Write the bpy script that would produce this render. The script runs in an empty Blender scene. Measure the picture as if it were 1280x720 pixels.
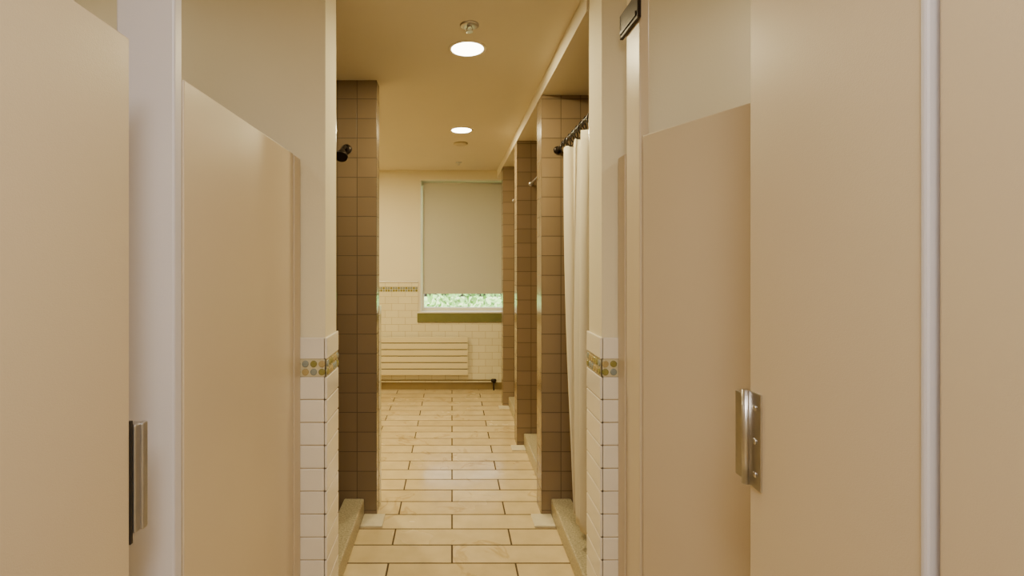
import bpy, bmesh, math, random
from mathutils import Vector, Matrix
random.seed(4)
S=bpy.context.scene
COL=S.collection

# ---------------- node/material helpers ----------------
def rgb(r,g,b):
    f=lambda c:(c/255/12.92) if c/255<=0.04045 else ((c/255+0.055)/1.055)**2.4
    return (f(r),f(g),f(b),1)
def newmat(name):
    m=bpy.data.materials.new(name); m.use_nodes=True
    nt=m.node_tree; b=nt.nodes['Principled BSDF']
    return m,nt,b
def paint(name,col,rough=0.6,var=0.04,scale=3,bump=0.0,bscale=200,metal=0,spec=0.5):
    m,nt,b=newmat(name)
    geo=nt.nodes.new('ShaderNodeNewGeometry')
    n=nt.nodes.new('ShaderNodeTexNoise'); n.inputs['Scale'].default_value=scale; n.inputs['Detail'].default_value=4
    nt.links.new(geo.outputs['Position'],n.inputs['Vector'])
    cr=nt.nodes.new('ShaderNodeValToRGB')
    cr.color_ramp.elements[0].position=0.3; cr.color_ramp.elements[1].position=0.7
    cr.color_ramp.elements[0].color=tuple(c*(1-var) for c in col[:3])+(1,)
    cr.color_ramp.elements[1].color=tuple(min(1,c*(1+var)) for c in col[:3])+(1,)
    nt.links.new(n.outputs['Fac'],cr.inputs['Fac']); nt.links.new(cr.outputs['Color'],b.inputs['Base Color'])
    b.inputs['Roughness'].default_value=rough; b.inputs['Metallic'].default_value=metal
    b.inputs['Specular IOR Level'].default_value=spec
    if bump>0:
        n2=nt.nodes.new('ShaderNodeTexNoise'); n2.inputs['Scale'].default_value=bscale; n2.inputs['Detail'].default_value=2
        nt.links.new(geo.outputs['Position'],n2.inputs['Vector'])
        bp=nt.nodes.new('ShaderNodeBump'); bp.inputs['Strength'].default_value=bump; bp.inputs['Distance'].default_value=0.002
        nt.links.new(n2.outputs['Fac'],bp.inputs['Height']); nt.links.new(bp.outputs['Normal'],b.inputs['Normal'])
    return m
def math_node(nt,op,a=None,bv=None):
    n=nt.nodes.new('ShaderNodeMath'); n.operation=op
    for i,v in enumerate((a,bv)):
        if v is None: continue
        if isinstance(v,(int,float)): n.inputs[i].default_value=v
        else: nt.links.new(v,n.inputs[i])
    return n.outputs[0]
def tiles(name,c1,c2,grout,w,h,mortar,rough=0.25,offset=0.5,floor=False,ox=0,oy=0,bump=0.4,noise=0.0):
    m,nt,b=newmat(name)
    geo=nt.nodes.new('ShaderNodeNewGeometry')
    sp=nt.nodes.new('ShaderNodeSeparateXYZ'); nt.links.new(geo.outputs['Position'],sp.inputs[0])
    cb=nt.nodes.new('ShaderNodeCombineXYZ')
    if floor:
        u=sp.outputs['X']; v=sp.outputs['Y']
    else:
        sn=nt.nodes.new('ShaderNodeSeparateXYZ'); nt.links.new(geo.outputs['True Normal'],sn.inputs[0])
        a=math_node(nt,'ABSOLUTE',sn.outputs['Y'])
        g=math_node(nt,'GREATER_THAN',a,0.5)
        inv=math_node(nt,'SUBTRACT',1.0,g)
        u=math_node(nt,'ADD',math_node(nt,'MULTIPLY',sp.outputs['X'],g),math_node(nt,'MULTIPLY',sp.outputs['Y'],inv))
        v=sp.outputs['Z']
    nt.links.new(math_node(nt,'ADD',u,-ox+w*100),cb.inputs[0])
    nt.links.new(math_node(nt,'ADD',v,-oy+h*100),cb.inputs[1])
    br=nt.nodes.new('ShaderNodeTexBrick'); nt.links.new(cb.outputs[0],br.inputs['Vector'])
    br.offset=offset; br.offset_frequency=2; br.squash=1
    br.inputs['Scale'].default_value=1; br.inputs['Brick Width'].default_value=w; br.inputs['Row Height'].default_value=h
    br.inputs['Mortar Size'].default_value=mortar; br.inputs['Mortar Smooth'].default_value=0.15; br.inputs['Bias'].default_value=0
    br.inputs['Color1'].default_value=c1; br.inputs['Color2'].default_value=c2; br.inputs['Mortar'].default_value=grout
    out=br.outputs['Color']
    rr=nt.nodes.new('ShaderNodeMapRange'); rr.inputs['To Min'].default_value=rough; rr.inputs['To Max'].default_value=0.85
    nt.links.new(br.outputs['Fac'],rr.inputs['Value']); rout=rr.outputs[0]
    if noise>0:
        n=nt.nodes.new('ShaderNodeTexNoise'); n.inputs['Scale'].default_value=9; n.inputs['Detail'].default_value=6
        nt.links.new(geo.outputs['Position'],n.inputs['Vector'])
        cr=nt.nodes.new('ShaderNodeValToRGB'); cr.color_ramp.elements[0].position=0.3; cr.color_ramp.elements[1].position=0.65
        cr.color_ramp.elements[0].color=(1-noise,1-noise*1.1,1-noise*1.3,1); cr.color_ramp.elements[1].color=(1,1,1,1)
        nt.links.new(n.outputs['Fac'],cr.inputs['Fac'])
        mx=nt.nodes.new('ShaderNodeMix'); mx.data_type='RGBA'; mx.blend_type='MULTIPLY'; mx.inputs['Factor'].default_value=1
        nt.links.new(out,mx.inputs['A']); nt.links.new(cr.outputs['Color'],mx.inputs['B']); out=mx.outputs['Result']
        # damp patches / dried water marks : roughness variation + faint ring stains
        n3=nt.nodes.new('ShaderNodeTexNoise'); n3.inputs['Scale'].default_value=2.6; n3.inputs['Detail'].default_value=3
        nt.links.new(geo.outputs['Position'],n3.inputs['Vector'])
        r3=nt.nodes.new('ShaderNodeMapRange'); r3.inputs['From Min'].default_value=.4; r3.inputs['From Max'].default_value=.65
        r3.inputs['To Min'].default_value=0; r3.inputs['To Max'].default_value=.12
        nt.links.new(n3.outputs['Fac'],r3.inputs['Value'])
        rout=math_node(nt,'ADD',rout,r3.outputs[0])
        n4=nt.nodes.new('ShaderNodeTexNoise'); n4.inputs['Scale'].default_value=3.3; n4.inputs['Detail'].default_value=5; n4.inputs['Distortion'].default_value=1.2
        nt.links.new(geo.outputs['Position'],n4.inputs['Vector'])
        c4=nt.nodes.new('ShaderNodeValToRGB'); e=c4.color_ramp.elements
        e[0].position=.60; e[0].color=(1,1,1,1); e[1].position=.66; e[1].color=(1,1,1,1)
        k=e.new(.63); k.color=(.80,.72,.58,1)
        nt.links.new(n4.outputs['Fac'],c4.inputs['Fac'])
        m4=nt.nodes.new('ShaderNodeMix'); m4.data_type='RGBA'; m4.blend_type='MULTIPLY'; m4.inputs['Factor'].default_value=.8
        nt.links.new(out,m4.inputs['A']); nt.links.new(c4.outputs['Color'],m4.inputs['B']); out=m4.outputs['Result']
    nt.links.new(out,b.inputs['Base Color'])
    nt.links.new(rout,b.inputs['Roughness'])
    bp=nt.nodes.new('ShaderNodeBump'); bp.invert=True; bp.inputs['Strength'].default_value=bump; bp.inputs['Distance'].default_value=0.002
    nt.links.new(br.outputs['Fac'],bp.inputs['Height']); nt.links.new(bp.outputs['Normal'],b.inputs['Normal'])
    return m
def emis(name,col,st):
    m,nt,b=newmat(name); b.inputs['Base Color'].default_value=col
    b.inputs['Emission Color'].default_value=col; b.inputs['Emission Strength'].default_value=st
    return m

M={}
M['wall']=paint('wall_paint_cream',rgb(233,221,188),0.7,0.02,2,0.15,120)
M['ceil']=paint('ceiling_paint',rgb(222,210,184),0.8,0.015,2,0.1,150)
M['panel']=paint('partition_laminate',rgb(208,190,160),0.36,0.025,1.6,0.12,500)
M['panel_cool_lit']=paint('partition_laminate_cool_lit',rgb(208,202,204),0.4,0.02,1.6,0.12,500)  # same laminate, with the cool light from behind painted into its tone
M['floor']=tiles('floor_tile',rgb(228,206,158),rgb(212,188,138),rgb(84,64,38),0.61,0.153,0.0048,0.16,0.5,True,0,0.09,0.3,0.12)
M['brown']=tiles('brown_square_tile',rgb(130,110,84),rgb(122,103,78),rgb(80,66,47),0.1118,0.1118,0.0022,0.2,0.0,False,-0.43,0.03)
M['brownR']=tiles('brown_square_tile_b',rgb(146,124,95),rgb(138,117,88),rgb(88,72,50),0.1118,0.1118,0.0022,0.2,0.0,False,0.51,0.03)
M['subway']=tiles('white_subway_tile',rgb(236,225,186),rgb(230,218,178),rgb(186,164,108),0.152,0.079,0.0018,0.15,0.5,False,0,1.053-0.079*14)
M['mos']=tiles('shower_mosaic',rgb(170,150,118),rgb(150,132,100),rgb(110,94,70),0.05,0.05,0.003,0.4,0.0,True)
M['tile']=paint('glazed_white_tile',rgb(238,229,212),0.12,0.03,8)
M['grout']=paint('grout',rgb(178,160,128),0.9,0.05,30)
M['curb']=paint('terrazzo_curb',rgb(176,163,130),0.35,0.35,120)
M['chrome']=paint('brushed_steel',rgb(196,192,188),0.3,0.05,60,metal=1)
M['satin']=paint('satin_aluminium',rgb(178,174,170),0.33,0.04,60,metal=0.85)
M['dark']=paint('dark_metal',rgb(52,44,38),0.35,0.05,60,metal=0.8)
M['black']=paint('black_rubber',rgb(28,22,20),0.6)
M['white']=paint('white_enamel',rgb(234,228,206),0.35,0.01)
M['rad']=paint('radiator_enamel',rgb(228,213,168),0.35,0.01)
M['green']=paint('olive_sill',rgb(112,112,58),0.4,0.08,12)
M['base']=paint('base_tile',rgb(140,118,72),0.3,0.05,10)
M['stone']=paint('pale_stone',rgb(222,210,178),0.3,0.08,20)
M['gap']=paint('radiator_gap',rgb(110,90,50),0.7)
M['olive_disc']=paint('glass_disc_olive',rgb(140,132,66),0.12)
M['grey_disc']=paint('glass_disc_grey',rgb(140,146,136),0.12)
M['tan_disc']=paint('glass_disc_tan',rgb(180,158,104),0.12)
M['mosback']=paint('mosaic_grout',rgb(212,200,160),0.8)
M['lamp']=emis('lamp_lens',(1,0.94,0.78,1),14)
M['troffer']=emis('troffer_lens',(0.96,0.97,1,1),2)
M['trimw']=paint('downlight_trim',rgb(236,226,200),0.4)
# cloth
m,nt,b=newmat('curtain_cloth'); b.inputs['Base Color'].default_value=rgb(216,206,182); b.inputs['Roughness'].default_value=0.8
w=nt.nodes.new('ShaderNodeTexWave'); w.inputs['Scale'].default_value=300; bp=nt.nodes.new('ShaderNodeBump'); bp.inputs['Strength'].default_value=0.05
nt.links.new(w.outputs['Fac'],bp.inputs['Height']); nt.links.new(bp.outputs['Normal'],b.inputs['Normal']); M['cloth']=m
# roller shade : partly translucent
m,nt,b=newmat('roller_shade_fabric'); b.inputs['Base Color'].default_value=rgb(208,203,184); b.inputs['Roughness'].default_value=0.9
tr=nt.nodes.new('ShaderNodeBsdfTranslucent'); tr.inputs['Color'].default_value=rgb(215,208,190)
ms=nt.nodes.new('ShaderNodeMixShader'); ms.inputs['Fac'].default_value=0.13
nt.links.new(b.outputs[0],ms.inputs[1]); nt.links.new(tr.outputs[0],ms.inputs[2]); nt.links.new(ms.outputs[0],nt.nodes['Material Output'].inputs['Surface']); M['shade']=m
# glass
m,nt,b=newmat('window_glass')
t=nt.nodes.new('ShaderNodeBsdfTransparent'); g=nt.nodes.new('ShaderNodeBsdfGlossy'); g.inputs['Roughness'].default_value=0.02
ms=nt.nodes.new('ShaderNodeMixShader'); ms.inputs['Fac'].default_value=0.06
nt.links.new(t.outputs[0],ms.inputs[1]); nt.links.new(g.outputs[0],ms.inputs[2]); nt.links.new(ms.outputs[0],nt.nodes['Material Output'].inputs['Surface']); M['glass']=m
M['leaf']=paint('leaves',rgb(118,165,80),0.6,0.3,6)
M['ground']=paint('lawn',rgb(150,180,110),0.9,0.2,8)

# ---------------- geometry helpers ----------------
def add_box(bm,x0,x1,y0,y1,z0,z1,mi=0):
    vs=[bm.verts.new((x,y,z)) for x in (x0,x1) for y in (y0,y1) for z in (z0,z1)]
    for f in ((0,1,3,2),(4,6,7,5),(0,4,5,1),(2,3,7,6),(0,2,6,4),(1,5,7,3)):
        fc=bm.faces.new([vs[i] for i in f]); fc.material_index=mi
def finish(bm,name,mats,parent=None,bevel=0,smooth=False,seg=2):
    bmesh.ops.recalc_face_normals(bm,faces=bm.faces)
    me=bpy.data.meshes.new(name); bm.to_mesh(me); bm.free()
    for mm in mats: me.materials.append(mm)
    o=bpy.data.objects.new(name,me); COL.objects.link(o)
    if smooth:
        for p in me.polygons: p.use_smooth=True
    if bevel>0:
        md=o.modifiers.new('bevel','BEVEL'); md.width=bevel; md.segments=seg; md.limit_method='ANGLE'
    if parent: o.parent=parent
    return o
def box(name,x0,x1,y0,y1,z0,z1,mat,parent=None,bevel=0):
    bm=bmesh.new(); add_box(bm,x0,x1,y0,y1,z0,z1)
    return finish(bm,name,[M[mat]],parent,bevel)
def boxes(name,lst,mats,parent=None,bevel=0):
    bm=bmesh.new()
    for l in lst: add_box(bm,*l[:6],(l[6] if len(l)>6 else 0))
    return finish(bm,name,[M[k] for k in mats],parent,bevel)
def empty(name,loc=(0,0,0)):
    o=bpy.data.objects.new(name,None); COL.objects.link(o); o.empty_display_size=0.1; return o
def lathe(bm,prof,origin,axis='Z',n=32,mi=0):
    rings=[]
    for r,h in prof:
        ring=[]
        for i in range(n):
            a=2*math.pi*i/n
            p=Vector((r*math.cos(a),r*math.sin(a),h))
            if axis=='Y': p=Vector((p.x,p.z,p.y))
            if axis=='X': p=Vector((p.z,p.x,p.y))
            ring.append(bm.verts.new(p+Vector(origin)))
        rings.append(ring)
    for a,b2 in zip(rings,rings[1:]):
        for i in range(n):
            f=bm.faces.new((a[i],a[(i+1)%n],b2[(i+1)%n],b2[i])); f.material_index=mi; f.smooth=True
    for r in (rings[0],rings[-1]):
        f=bm.faces.new(r); f.material_index=mi
def tube(name,pts,rad,mat,parent=None,cyc=False):
    cu=bpy.data.curves.new(name,'CURVE'); cu.dimensions='3D'; cu.bevel_depth=rad; cu.bevel_resolution=4; cu.use_fill_caps=True
    s=cu.splines.new('POLY'); s.points.add(len(pts)-1)
    for p,q in zip(s.points,pts): p.co=(*q,1)
    s.use_cyclic_u=cyc
    o=bpy.data.objects.new(name,cu); COL.objects.link(o); cu.materials.append(M[mat])
    if parent: o.parent=parent
    return o

# ---------------- dimensions ----------------
CH=2.485; BK=2.40; XL=-0.43; XR=0.51; YB=5.64; X0=-1.9; X1=1.9; YF=-1.6
WZ=1.188
# ---------------- shell ----------------
box('floor',X0-.1,X1+.1,YF-.1,YB+.2,-0.1,0,'floor')
box('ceiling',X0-.1,X1+.1,YF-.1,YB+.2,CH,CH+.1,'ceil')
box('wall_left',X0-.1,X0,YF,YB,0,CH,'wall')
box('wall_right',X1,X1+.1,YF,YB,0,CH,'wall')
box('wall_front',X0-.1,X1+.1,YF-.1,YF,0,CH,'wall')
WX0,WX1,WZ0,WZ1=-0.364,0.72,0.87,2.385
boxes('wall_back',[(X0-.1,WX0,YB,YB+.2,0,CH),(WX1,X1+.1,YB,YB+.2,0,CH),(WX0,WX1,YB,YB+.2,0,WZ0),(WX0,WX1,YB,YB+.2,WZ1,CH)],['wall'])
box('ceiling_bulkhead',XR,X1,1.88,YB,BK,CH,'ceil')
# stub walls
box('wall_stub_left',X0,XL-.008,1.716,1.874,0,CH,'wall')
box('wall_stub_right',XR+.008,X1,1.716,1.874,0,CH,'wall')
# shower dividers
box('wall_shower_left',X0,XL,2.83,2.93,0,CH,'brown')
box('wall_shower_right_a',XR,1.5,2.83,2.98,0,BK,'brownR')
box('wall_shower_right_b',XR,1.5,3.90,4.05,0,BK,'brownR')
box('wall_shower_right_c',XR,1.5,4.96,5.11,0,BK,'brownR')
box('wall_shower_rear_right',1.5,1.6,1.88,YB,0,BK,'brownR')
box('wall_shower_rear_left',-1.6,-1.5,1.88,2.83,0,CH,'brown')
box('wall_tile_stub_rear_left',-1.5,XL-.008,1.874,1.88,0,CH,'brown')
box('wall_tile_stub_rear_right',XR+.008,1.5,1.874,1.88,0,BK,'brownR')
# low tiled return behind left shower
box('wall_low_left',X0,XL+.004,2.93,2.99,0,WZ,'subway',bevel=.004)
# curbs & shower floors
for i,(a,b_) in enumerate(((1.88,2.83),(2.98,3.90),(4.05,4.96))):
    box('shower_curb' if i==0 else 'shower_curb.%03d'%i,.565,.68,a,b_,0,.10,'curb',bevel=.008)
    box('shower_floor' if i==0 else 'shower_floor.%03d'%i,.68,1.5,a,b_,0,.02,'mos')
box('shower_curb.003',-.615,-.50,1.88,2.83,0,.10,'curb',bevel=.008)
box('shower_floor.003',-1.5,-.615,1.88,2.83,0,.02,'mos')
# stone thresholds at column bases
for i,(x0,x1,y0) in enumerate(((XR-.06,XR+.055,2.70),(XR-.05,XR+.055,3.79),(XR-.045,XR+.055,4.86),(XL-.07,XL+.05,2.70))):
    box('trim_%d'%(i+1),x0,x1,y0,y0+.13 if i<1 or i==3 else y0+.10,0,.012,'stone',bevel=.003)

# ------------- wainscot tiles on stubs (real tiles) -------------
def wainscot_stub(name,side):
    bm=bmesh.new(); y0=1.708; y1=1.882
    if side<0: xe=XL; fx0,fx1=-0.80,XL
    else: xe=XR; fx0,fx1=XR,0.86
    rows=[(1.114,WZ)]+[(1.053-.079*(k+1)+.0015,1.053-.079*k-.0015) for k in range(13)]
    rows.append((0.0,1.053-.079*13-.001))
    for z0,z1 in rows:
        sx=(xe-.009,xe) if side<0 else (xe,xe+.009)
        add_box(bm,*sx,y0,y1,z0,z1,0)
        x=fx1-.0095 if side<0 else fx0+.0095
        for k in range(2):
            a,b2=((x-.152,x-.001) if side<0 else (x+.001,x+.152))
            add_box(bm,a,b2,y0-.0005,y0+.008,z0,z1,0)
            x+= -.152 if side<0 else .152
    o=finish(bm,name,[M['tile']],None,.0035,seg=3)
    sx=(xe-.012,xe-.0035) if side<0 else (xe+.0035,xe+.012)
    fr=(-.74,xe-.004) if side<0 else (xe+.004,.81)
    boxes('grout_backing',[(*sx,y0+.003,y1-.003,0,WZ-.004,0),(*fr,y0+.003,y0+.0079,0,WZ-.004,0),
        ],['grout'],o)
    boxes('mosaic_backing',[(*((xe-.008,xe-.003) if side<0 else (xe+.003,xe+.008)),y0+.002,y1-.002,1.054,1.113,0),(*fr,y0+.002,y0+.006,1.054,1.113,0)],['mosback'],o)
    bm=bmesh.new()
    r=.0115
    for row,z in enumerate((1.053+.0165,1.053+.0445)):
        for k in range(6):
            yy=y0+.016+k*.0285
            lathe(bm,[(r,0),(r,.005),(r*.8,.007)] if side<0 else [(r,0),(r,-.005),(r*.8,-.007)],
                  (xe-.0055 if side<0 else xe+.0055,yy,z),'X',16,(k*2+row*1+k//2)%3)
        for k in range(9):
            xx=(xe-.018-k*.0285) if side<0 else (xe+.018+k*.0285)
            lathe(bm,[(r,0),(r,-.005),(r*.8,-.007)],(xx,y0+.004,z),'Y',16,(k+row*2+k//3)%3)
    finish(bm,'mosaic_discs',[M['olive_disc'],M['grey_disc'],M['tan_disc']],o)
wainscot_stub('trim_wainscot_left',-1)
wainscot_stub('trim_wainscot_right',1)

# ------------- back wall wainscot -------------
o=boxes('trim_wainscot_back',[(X0,WX0-.02,YB-.012,YB,.08,1.105,0),(X0,WX0-.02,YB-.012,YB,1.165,WZ+.04,0),
   (WX0-.02,1.5,YB-.012,YB,.08,.75,0),(X0,WX0-.02,YB-.007,YB,1.105,1.165,1)],['subway','mosback'])
box('cap',X0,WX0-.02,YB-.02,YB,WZ+.025,WZ+.04,'tile',o,.003)
bm=bmesh.new()
for row,z in enumerate((1.121,1.149)):
    for k in range(50):
        lathe(bm,[(.0125,0),(.0125,-.005)],(WX0-.04-k*.0285,YB-.006,z),'Y',10,(k+row+k//3)%2)
finish(bm,'mosaic_discs',[M['olive_disc'],M['grey_disc']],o)
box('baseboard_back',X0,1.5,YB-.016,YB,0,.08,'base',bevel=.003)

# ------------- window -------------
win=empty('window_1')
FY=YB+.11
boxes('frame',[(WX0,WX0+.04,FY,FY+.05,WZ0,WZ1),(WX1-.04,WX1,FY,FY+.05,WZ0,WZ1),(WX0+.04,WX1-.04,FY,FY+.05,WZ1-.04,WZ1),
  (WX0+.04,WX1-.04,FY,FY+.05,WZ0,WZ0+.05),(WX0+.04,WX1-.04,FY+.01,FY+.045,1.62,1.67)],['white'],win,.004)
boxes('casing',[(WX0,WX0+.012,YB+.002,FY,WZ0,WZ1),(WX1-.012,WX1,YB+.002,FY,WZ0,WZ1),(WX0+.012,WX1-.012,YB+.002,FY,WZ1-.012,WZ1)],['white'],win)
box('glass',WX0+.04,WX1-.04,FY+.022,FY+.028,WZ0+.05,WZ1-.04,'glass',win)
boxes('sill_stool',[(WX0-.03,WX1+.03,YB-.03,FY,WZ0-.004,WZ0+.012)],['white'],win,.003)
box('sill_apron',WX0-.03,WX1+.03,YB-.024,YB-.001,.765,WZ0-.004,'green',win,.004)
sh=empty('roller_shade')
box('fabric',WX0+.03,WX1-.03,YB+.058,YB+.060,1.10,2.34,'shade',sh)
box('hem_bar',WX0+.03,WX1-.03,YB+.053,YB+.065,1.08,1.10,'shade',sh,.003)
bm=bmesh.new(); lathe(bm,[(.02,WX0+.02),(.02,WX1-.02)],(0,YB+.075,2.345),'X',24); finish(bm,'roller_tube',[M['shade']],sh)

# ------------- radiator -------------
rad=empty('panel_radiator')
sl=[]
for k in range(6):
    z0=.172+k*.073
    sl.append((-1.25,.18,YB-.062,YB-.045,z0,z0+.063))
boxes('slats',sl,['rad'],rad,.003)
boxes('rear_panel',[(-1.24,.17,YB-.045,YB-.035,.18,.59)],['gap'],rad)
boxes('wall_brackets',[(-1.0,-.96,YB-.035,YB-.012,.2,.56),(-.1,-.06,YB-.035,YB-.012,.2,.56)],['rad'],rad)
boxes('supply_pipe',[(-1.25,.47,YB-.050,YB-.035,.105,.118)],['gap'],rad,.004)
bm=bmesh.new(); lathe(bm,[(.012,-.030),(.020,-.02),(.020,.02),(.012,.030)],(.47,YB-.05,.11),'X',20)
lathe(bm,[(.008,0.0),(.008,.09)],(.47,YB-.05,0),'Z',16)
finish(bm,'valve',[M['dark']],rad)

# ------------- toilet partitions left -------------
PL=-0.523; T=.026
d=empty('toilet_stall_door')
box('door_panel',PL-T,PL,.22,.805,.30,1.812,'panel',d,.003)
box('edge_stop',PL-T,PL+.001,.805,.811,.99,1.19,'black',d)
boxes('strike_plate',[(PL-.028,PL+.004,.814,.836,1.003,1.182),(PL-.002,PL+.009,.826,.840,1.003,1.182)],['satin'],d,.003)
pl=empty('partition_pilaster')
box('post',-.633,PL,.934,.962,0.08,CH,'panel_cool_lit',pl,.004)
box('shoe',-.637,PL+.004,.93,.966,0,.10,'chrome',pl,.002)
d2=empty('toilet_stall_door.001')
box('door_panel',PL-T,PL,.967,1.636,.30,1.806,'panel',d2,.003)
box('partition_end_post',PL-.03,PL+.002,1.640,1.706,0,1.803,'panel',None,.003)
dv=box('partition_divider',X0,-.634,.936,.960,.30,1.80,'panel',None,.002)

# ------------- toilet partitions right -------------
PR=0.573
pr=empty('partition_pilaster.001')
box('post',PR,PR+.03,.604,.955,0.08,CH,'panel',pr,.004)
box('edge_strip',PR-.004,PR+.028,.594,.604,0.08,CH,'panel_cool_lit',pr,.0035)  # pale colour paints in the light caught along the pilaster edge
box('shoe',PR-.004,PR+.034,.60,.959,0,.10,'chrome',pr,.002)
k=empty('door_keeper')
boxes('leaf',[(PR-.003,PR,.916,.957,1.022,1.203),(PR-.003,PR+.033,.955,.958,1.022,1.203),(PR-.010,PR+.006,.958,.986,1.03,1.195)],['chrome'],k,.0012)
bm=bmesh.new()
lathe(bm,[(.007,1.022),(.007,1.203)],(PR-.006,.958,0),'Z',16)
for z in (1.05,1.112,1.175):
    lathe(bm,[(.006,0),(.005,-.0025),(.002,-.003)],(PR-.003,.933,z),'X',14)
finish(bm,'knuckle_and_screws',[M['chrome']],k)
d3=empty('toilet_stall_door.002')
box('door_panel',PR+.001,PR+.001+T,.12,.585,.30,1.812,'panel',d3,.003)
pf=empty('partition_pilaster.002')
box('post',PR,PR+.03,1.515,1.632,0.08,CH,'panel',pf,.004)
box('shoe',PR-.004,PR+.034,1.511,1.634,0,.10,'chrome',pf,.002)
boxes('headrail_bracket',[(PR-.012,PR,1.50,1.66,2.19,2.27),(PR-.016,PR-.012,1.51,1.65,2.20,2.215)],['dark'],pf,.003)
box('partition_end_post.001',PR-.002,PR+.03,1.640,1.706,0,1.806,'panel',None,.003)
d4=empty('toilet_stall_door.003')
bm=bmesh.new(); add_box(bm,0,T,-.56,-.004,.30,1.832)
o=finish(bm,'door_panel',[M['panel']],d4,.003)
o.rotation_euler=(0,0,math.radians(24)); o.location=(PR+.003,1.505,0)
box('partition_divider.001',PR+.034,X1,.775,.80,.30,1.80,'panel',None,.002)

# ------------- shower fixtures -------------
sh1=empty('shower_head')
tube('arm',[(-.60,2.83,2.09),(-.60,2.79,2.095),(-.60,2.75,2.085),(-.60,2.72,2.06)],.009,'dark',sh1)
bm=bmesh.new()
lathe(bm,[(.012,.01),(.016,0),(.03,-.03),(.036,-.045),(.034,-.052)],(0,0,0),'Z',24)
bmesh.ops.rotate(bm,verts=bm.verts,cent=(0,0,0),matrix=Matrix.Rotation(math.radians(-40),3,'X'))
bmesh.ops.translate(bm,verts=bm.verts,vec=(-.60,2.715,2.055))
lathe(bm,[(.028,0),(.028,-.008),(.012,-.012)],(-.60,2.83,2.09),'Y',24)
finish(bm,'head_and_flange',[M['dark']],sh1)
for i,(a,b_) in enumerate(((2.98,3.90),(4.05,4.96))):
    s=empty('curtain_rod.%03d'%(i+1))
    tube('rod',[(.62,a+.005,2.06),(.62,b_-.005,2.06)],.009,'chrome',s)
    bm=bmesh.new(); lathe(bm,[(.018,0),(.018,-.006),(.011,-.010)],(.62,b_,2.06),'Y',20); lathe(bm,[(.018,0),(.018,.006),(.011,.010)],(.62,a,2.06),'Y',20)
    finish(bm,'flanges',[M['chrome']],s)
s=empty('curtain_rod')
tube('rod',[(.60,1.885,2.085),(.60,2.825,2.085)],.010,'dark',s)
bm=bmesh.new(); lathe(bm,[(.022,0),(.022,-.008),(.012,-.014)],(.60,2.83,2.085),'Y',20); lathe(bm,[(.022,0),(.022,.008),(.012,.014)],(.60,1.88,2.085),'Y',20)
finish(bm,'flanges',[M['dark']],s)
# curtain
cu=empty('shower_curtain')
bm=bmesh.new(); NU,NV=180,40; grid=[]
for j in range(NV+1):
    v=j/NV; z=2.035-(2.035-.225)*v; row=[]
    far=2.67-.17*v**1.2
    near=2.02+.10*v
    for i in range(NU+1):
        u=i/NU
        y=far+(near-far)*u
        amp=.020+.012*math.sin(v*2.2+.5)+.006*math.sin(u*11)
        x=.612+amp*math.sin(u*math.pi*2*4+.7*math.sin(v*3+u*5))+.010*v*math.sin(u*9)
        row.append(bm.verts.new((x,y+.012*math.sin(u*math.pi*18),z-.006*math.cos(u*math.pi*16))))
    grid.append(row)
for j in range(NV):
    for i in range(NU):
        bm.faces.new((grid[j][i],grid[j][i+1],grid[j+1][i+1],grid[j+1][i]))
o=finish(bm,'cloth',[M['cloth']],cu,smooth=True)
sd=o.modifiers.new('s','SOLIDIFY'); sd.thickness=.0015
for i in range(9):
    y=2.66-i*.075
    tube('hook_%d'%i,[(.60+.018*math.cos(t*math.pi/6),y,2.066+.032*math.sin(t*math.pi/6)) for t in range(12)],.003,'dark',cu,True)

# ------------- ceiling fixtures -------------
def downlight(name,x,y,power,col):
    e=empty(name)
    bm=bmesh.new(); n=40; R=.092; r=.074
    prof=[(R,CH),(R,CH-.003),(R-.008,CH-.005),(r,CH-.002),(r,CH)]
    lathe(bm,prof,(x,y,0),'Z',n); finish(bm,'trim_ring',[M['trimw']],e)
    bm=bmesh.new(); lathe(bm,[(.078,CH-.003),(.076,CH-.005),(.03,CH-.0055)],(x,y,0),'Z',n); finish(bm,'lens',[M['lamp']],e)
    l=bpy.data.lights.new(name+'_bulb','AREA'); l.shape='DISK'; l.size=.14; l.energy=power; l.color=col
    lo=bpy.data.objects.new('bulb',l); COL.objects.link(lo); lo.location=(x,y,CH-.008); lo.parent=e
WARM=(1,.85,.47); MID=(1,.92,.78)
downlight('downlight',.075,2.41,21,WARM)
downlight('downlight.001',.075,3.90,23,WARM)
downlight('downlight.002',-1.15,4.3,34,WARM)
downlight('fill_light',-1.2,1.2,1.6,MID)  # added weak fill over the left stall, unseen; the aisle lights the stalls
downlight('fill_light.001',1.25,1.25,3,MID)  # added fill lamp over the right stall, out of view
downlight('fill_light.002',-1.0,2.35,1.5,WARM)  # unseen lamp added over the left shower, kept dim as fill
# surface fixture over the near aisle
tf=empty('ceiling_light_fixture')
boxes('housing',[(-.26,.31,-.95,.25,CH-.03,CH)],['white'],tf,.006)
box('diffuser',-.23,.28,-.92,.22,CH-.034,CH-.03,'troffer',tf)
l=bpy.data.lights.new('tubes','AREA'); l.shape='RECTANGLE'; l.size=.5; l.size_y=1.1; l.energy=33; l.color=(1,.94,.87)
lo=bpy.data.objects.new('tubes',l); COL.objects.link(lo); lo.location=(.025,-.35,CH-.037); lo.parent=tf
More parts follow.
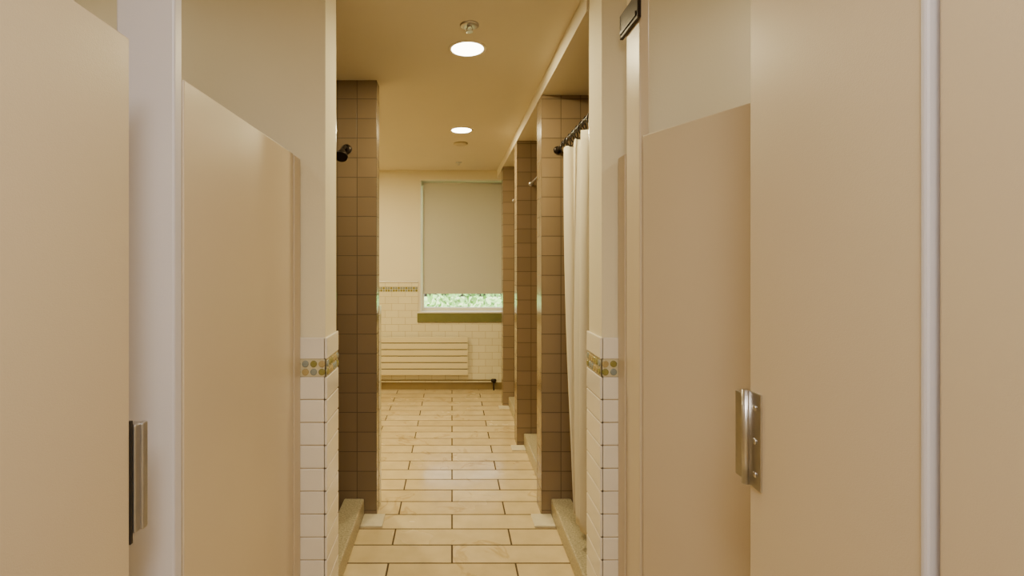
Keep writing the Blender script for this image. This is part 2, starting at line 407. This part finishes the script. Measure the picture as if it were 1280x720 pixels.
# sprinklers
def sprinkler(name,x,y,sc=1):
    e=empty(name)
    bm=bmesh.new()
    lathe(bm,[(.042*sc,CH),(.042*sc,CH-.003),(.034*sc,CH-.006),(.02*sc,CH-.007)],(x,y,0),'Z',28)
    lathe(bm,[(.010*sc,CH-.006),(.010*sc,CH-.013)],(x,y,0),'Z',12)
    lathe(bm,[(.004*sc,CH-.022),(.004*sc,CH-.028)],(x,y,0),'Z',10)
    lathe(bm,[(.015*sc,CH-.028),(.017*sc,CH-.029),(.015*sc,CH-.030)],(x,y,0),'Z',16)
    finish(bm,'escutcheon_and_deflector',[M['chrome']],e)
    for s_ in (-1,1):
        tube('yoke_%s'%('a' if s_<0 else 'b'),[(x+s_*.009*sc,y,CH-.011),(x+s_*.013*sc,y,CH-.018),(x+s_*.004*sc,y,CH-.026)],.002*sc,'chrome',e)
sprinkler('sprinkler_head',.077,2.17)
sprinkler('sprinkler_head.001',.07,5.17,.8)
bm=bmesh.new(); lathe(bm,[(.062,CH),(.062,CH-.008),(.048,CH-.016),(.02,CH-.018)],(.075,4.34,0),'Z',32)
finish(bm,'smoke_detector',[paint('detector_plastic',rgb(196,180,140),0.5)])
bm=bmesh.new(); lathe(bm,[(.04,BK),(.04,BK-.006),(.02,BK-.012),(.012,BK-.035)],(.80,2.35,0),'Z',24)
finish(bm,'sprinkler_head.002',[M['chrome']])

# ------------- outside -------------
box('lawn',-12,12,YB+.4,YB+22,-.6,-.5,'ground')
bm=bmesh.new()
for k in range(9000):
    cx=random.uniform(-5,5); cz=random.uniform(-.35,2.6); cy=YB+5+random.uniform(-.5,.7)+.4*math.sin(cx*2.1)
    if cz>.75+.5*math.sin(cx*1.3+1)+.25*math.sin(cx*4): continue
    s_=random.uniform(.05,.11); a=Vector((random.gauss(0,1),random.gauss(0,1),random.gauss(0,1))).normalized(); b2=a.orthogonal().normalized()
    c=Vector((cx,cy,cz)); bm.faces.new([bm.verts.new(c+a*s_),bm.verts.new(c+b2*s_*.5),bm.verts.new(c-a*s_),bm.verts.new(c-b2*s_*.5)])
add_box(bm,-5,5,YB+5.2,YB+5.6,-.499,.3)
finish(bm,'garden_hedge',[M['leaf']])
wd=bpy.data.worlds.new('world'); S.world=wd; wd.use_nodes=True
nt=wd.node_tree; bg=nt.nodes['Background']
sky=nt.nodes.new('ShaderNodeTexSky'); sky.sky_type='NISHITA'; sky.sun_elevation=math.radians(50); sky.sun_rotation=math.radians(180); sky.sun_disc=False; sky.dust_density=6; sky.ozone_density=.5
hs=nt.nodes.new('ShaderNodeHueSaturation'); hs.inputs['Saturation'].default_value=.35
nt.links.new(sky.outputs[0],hs.inputs['Color']); nt.links.new(hs.outputs[0],bg.inputs['Color']); bg.inputs['Strength'].default_value=1.4

# ------------- camera -------------
c=bpy.data.cameras.new('camera'); co=bpy.data.objects.new('camera',c); COL.objects.link(co); S.camera=co
co.location=(0,0,1.45); co.rotation_euler=(math.radians(90),0,0)
c.sensor_width=36; c.lens=620/1280*36; c.shift_x=75/1280; c.shift_y=-33/1280; c.clip_start=.02
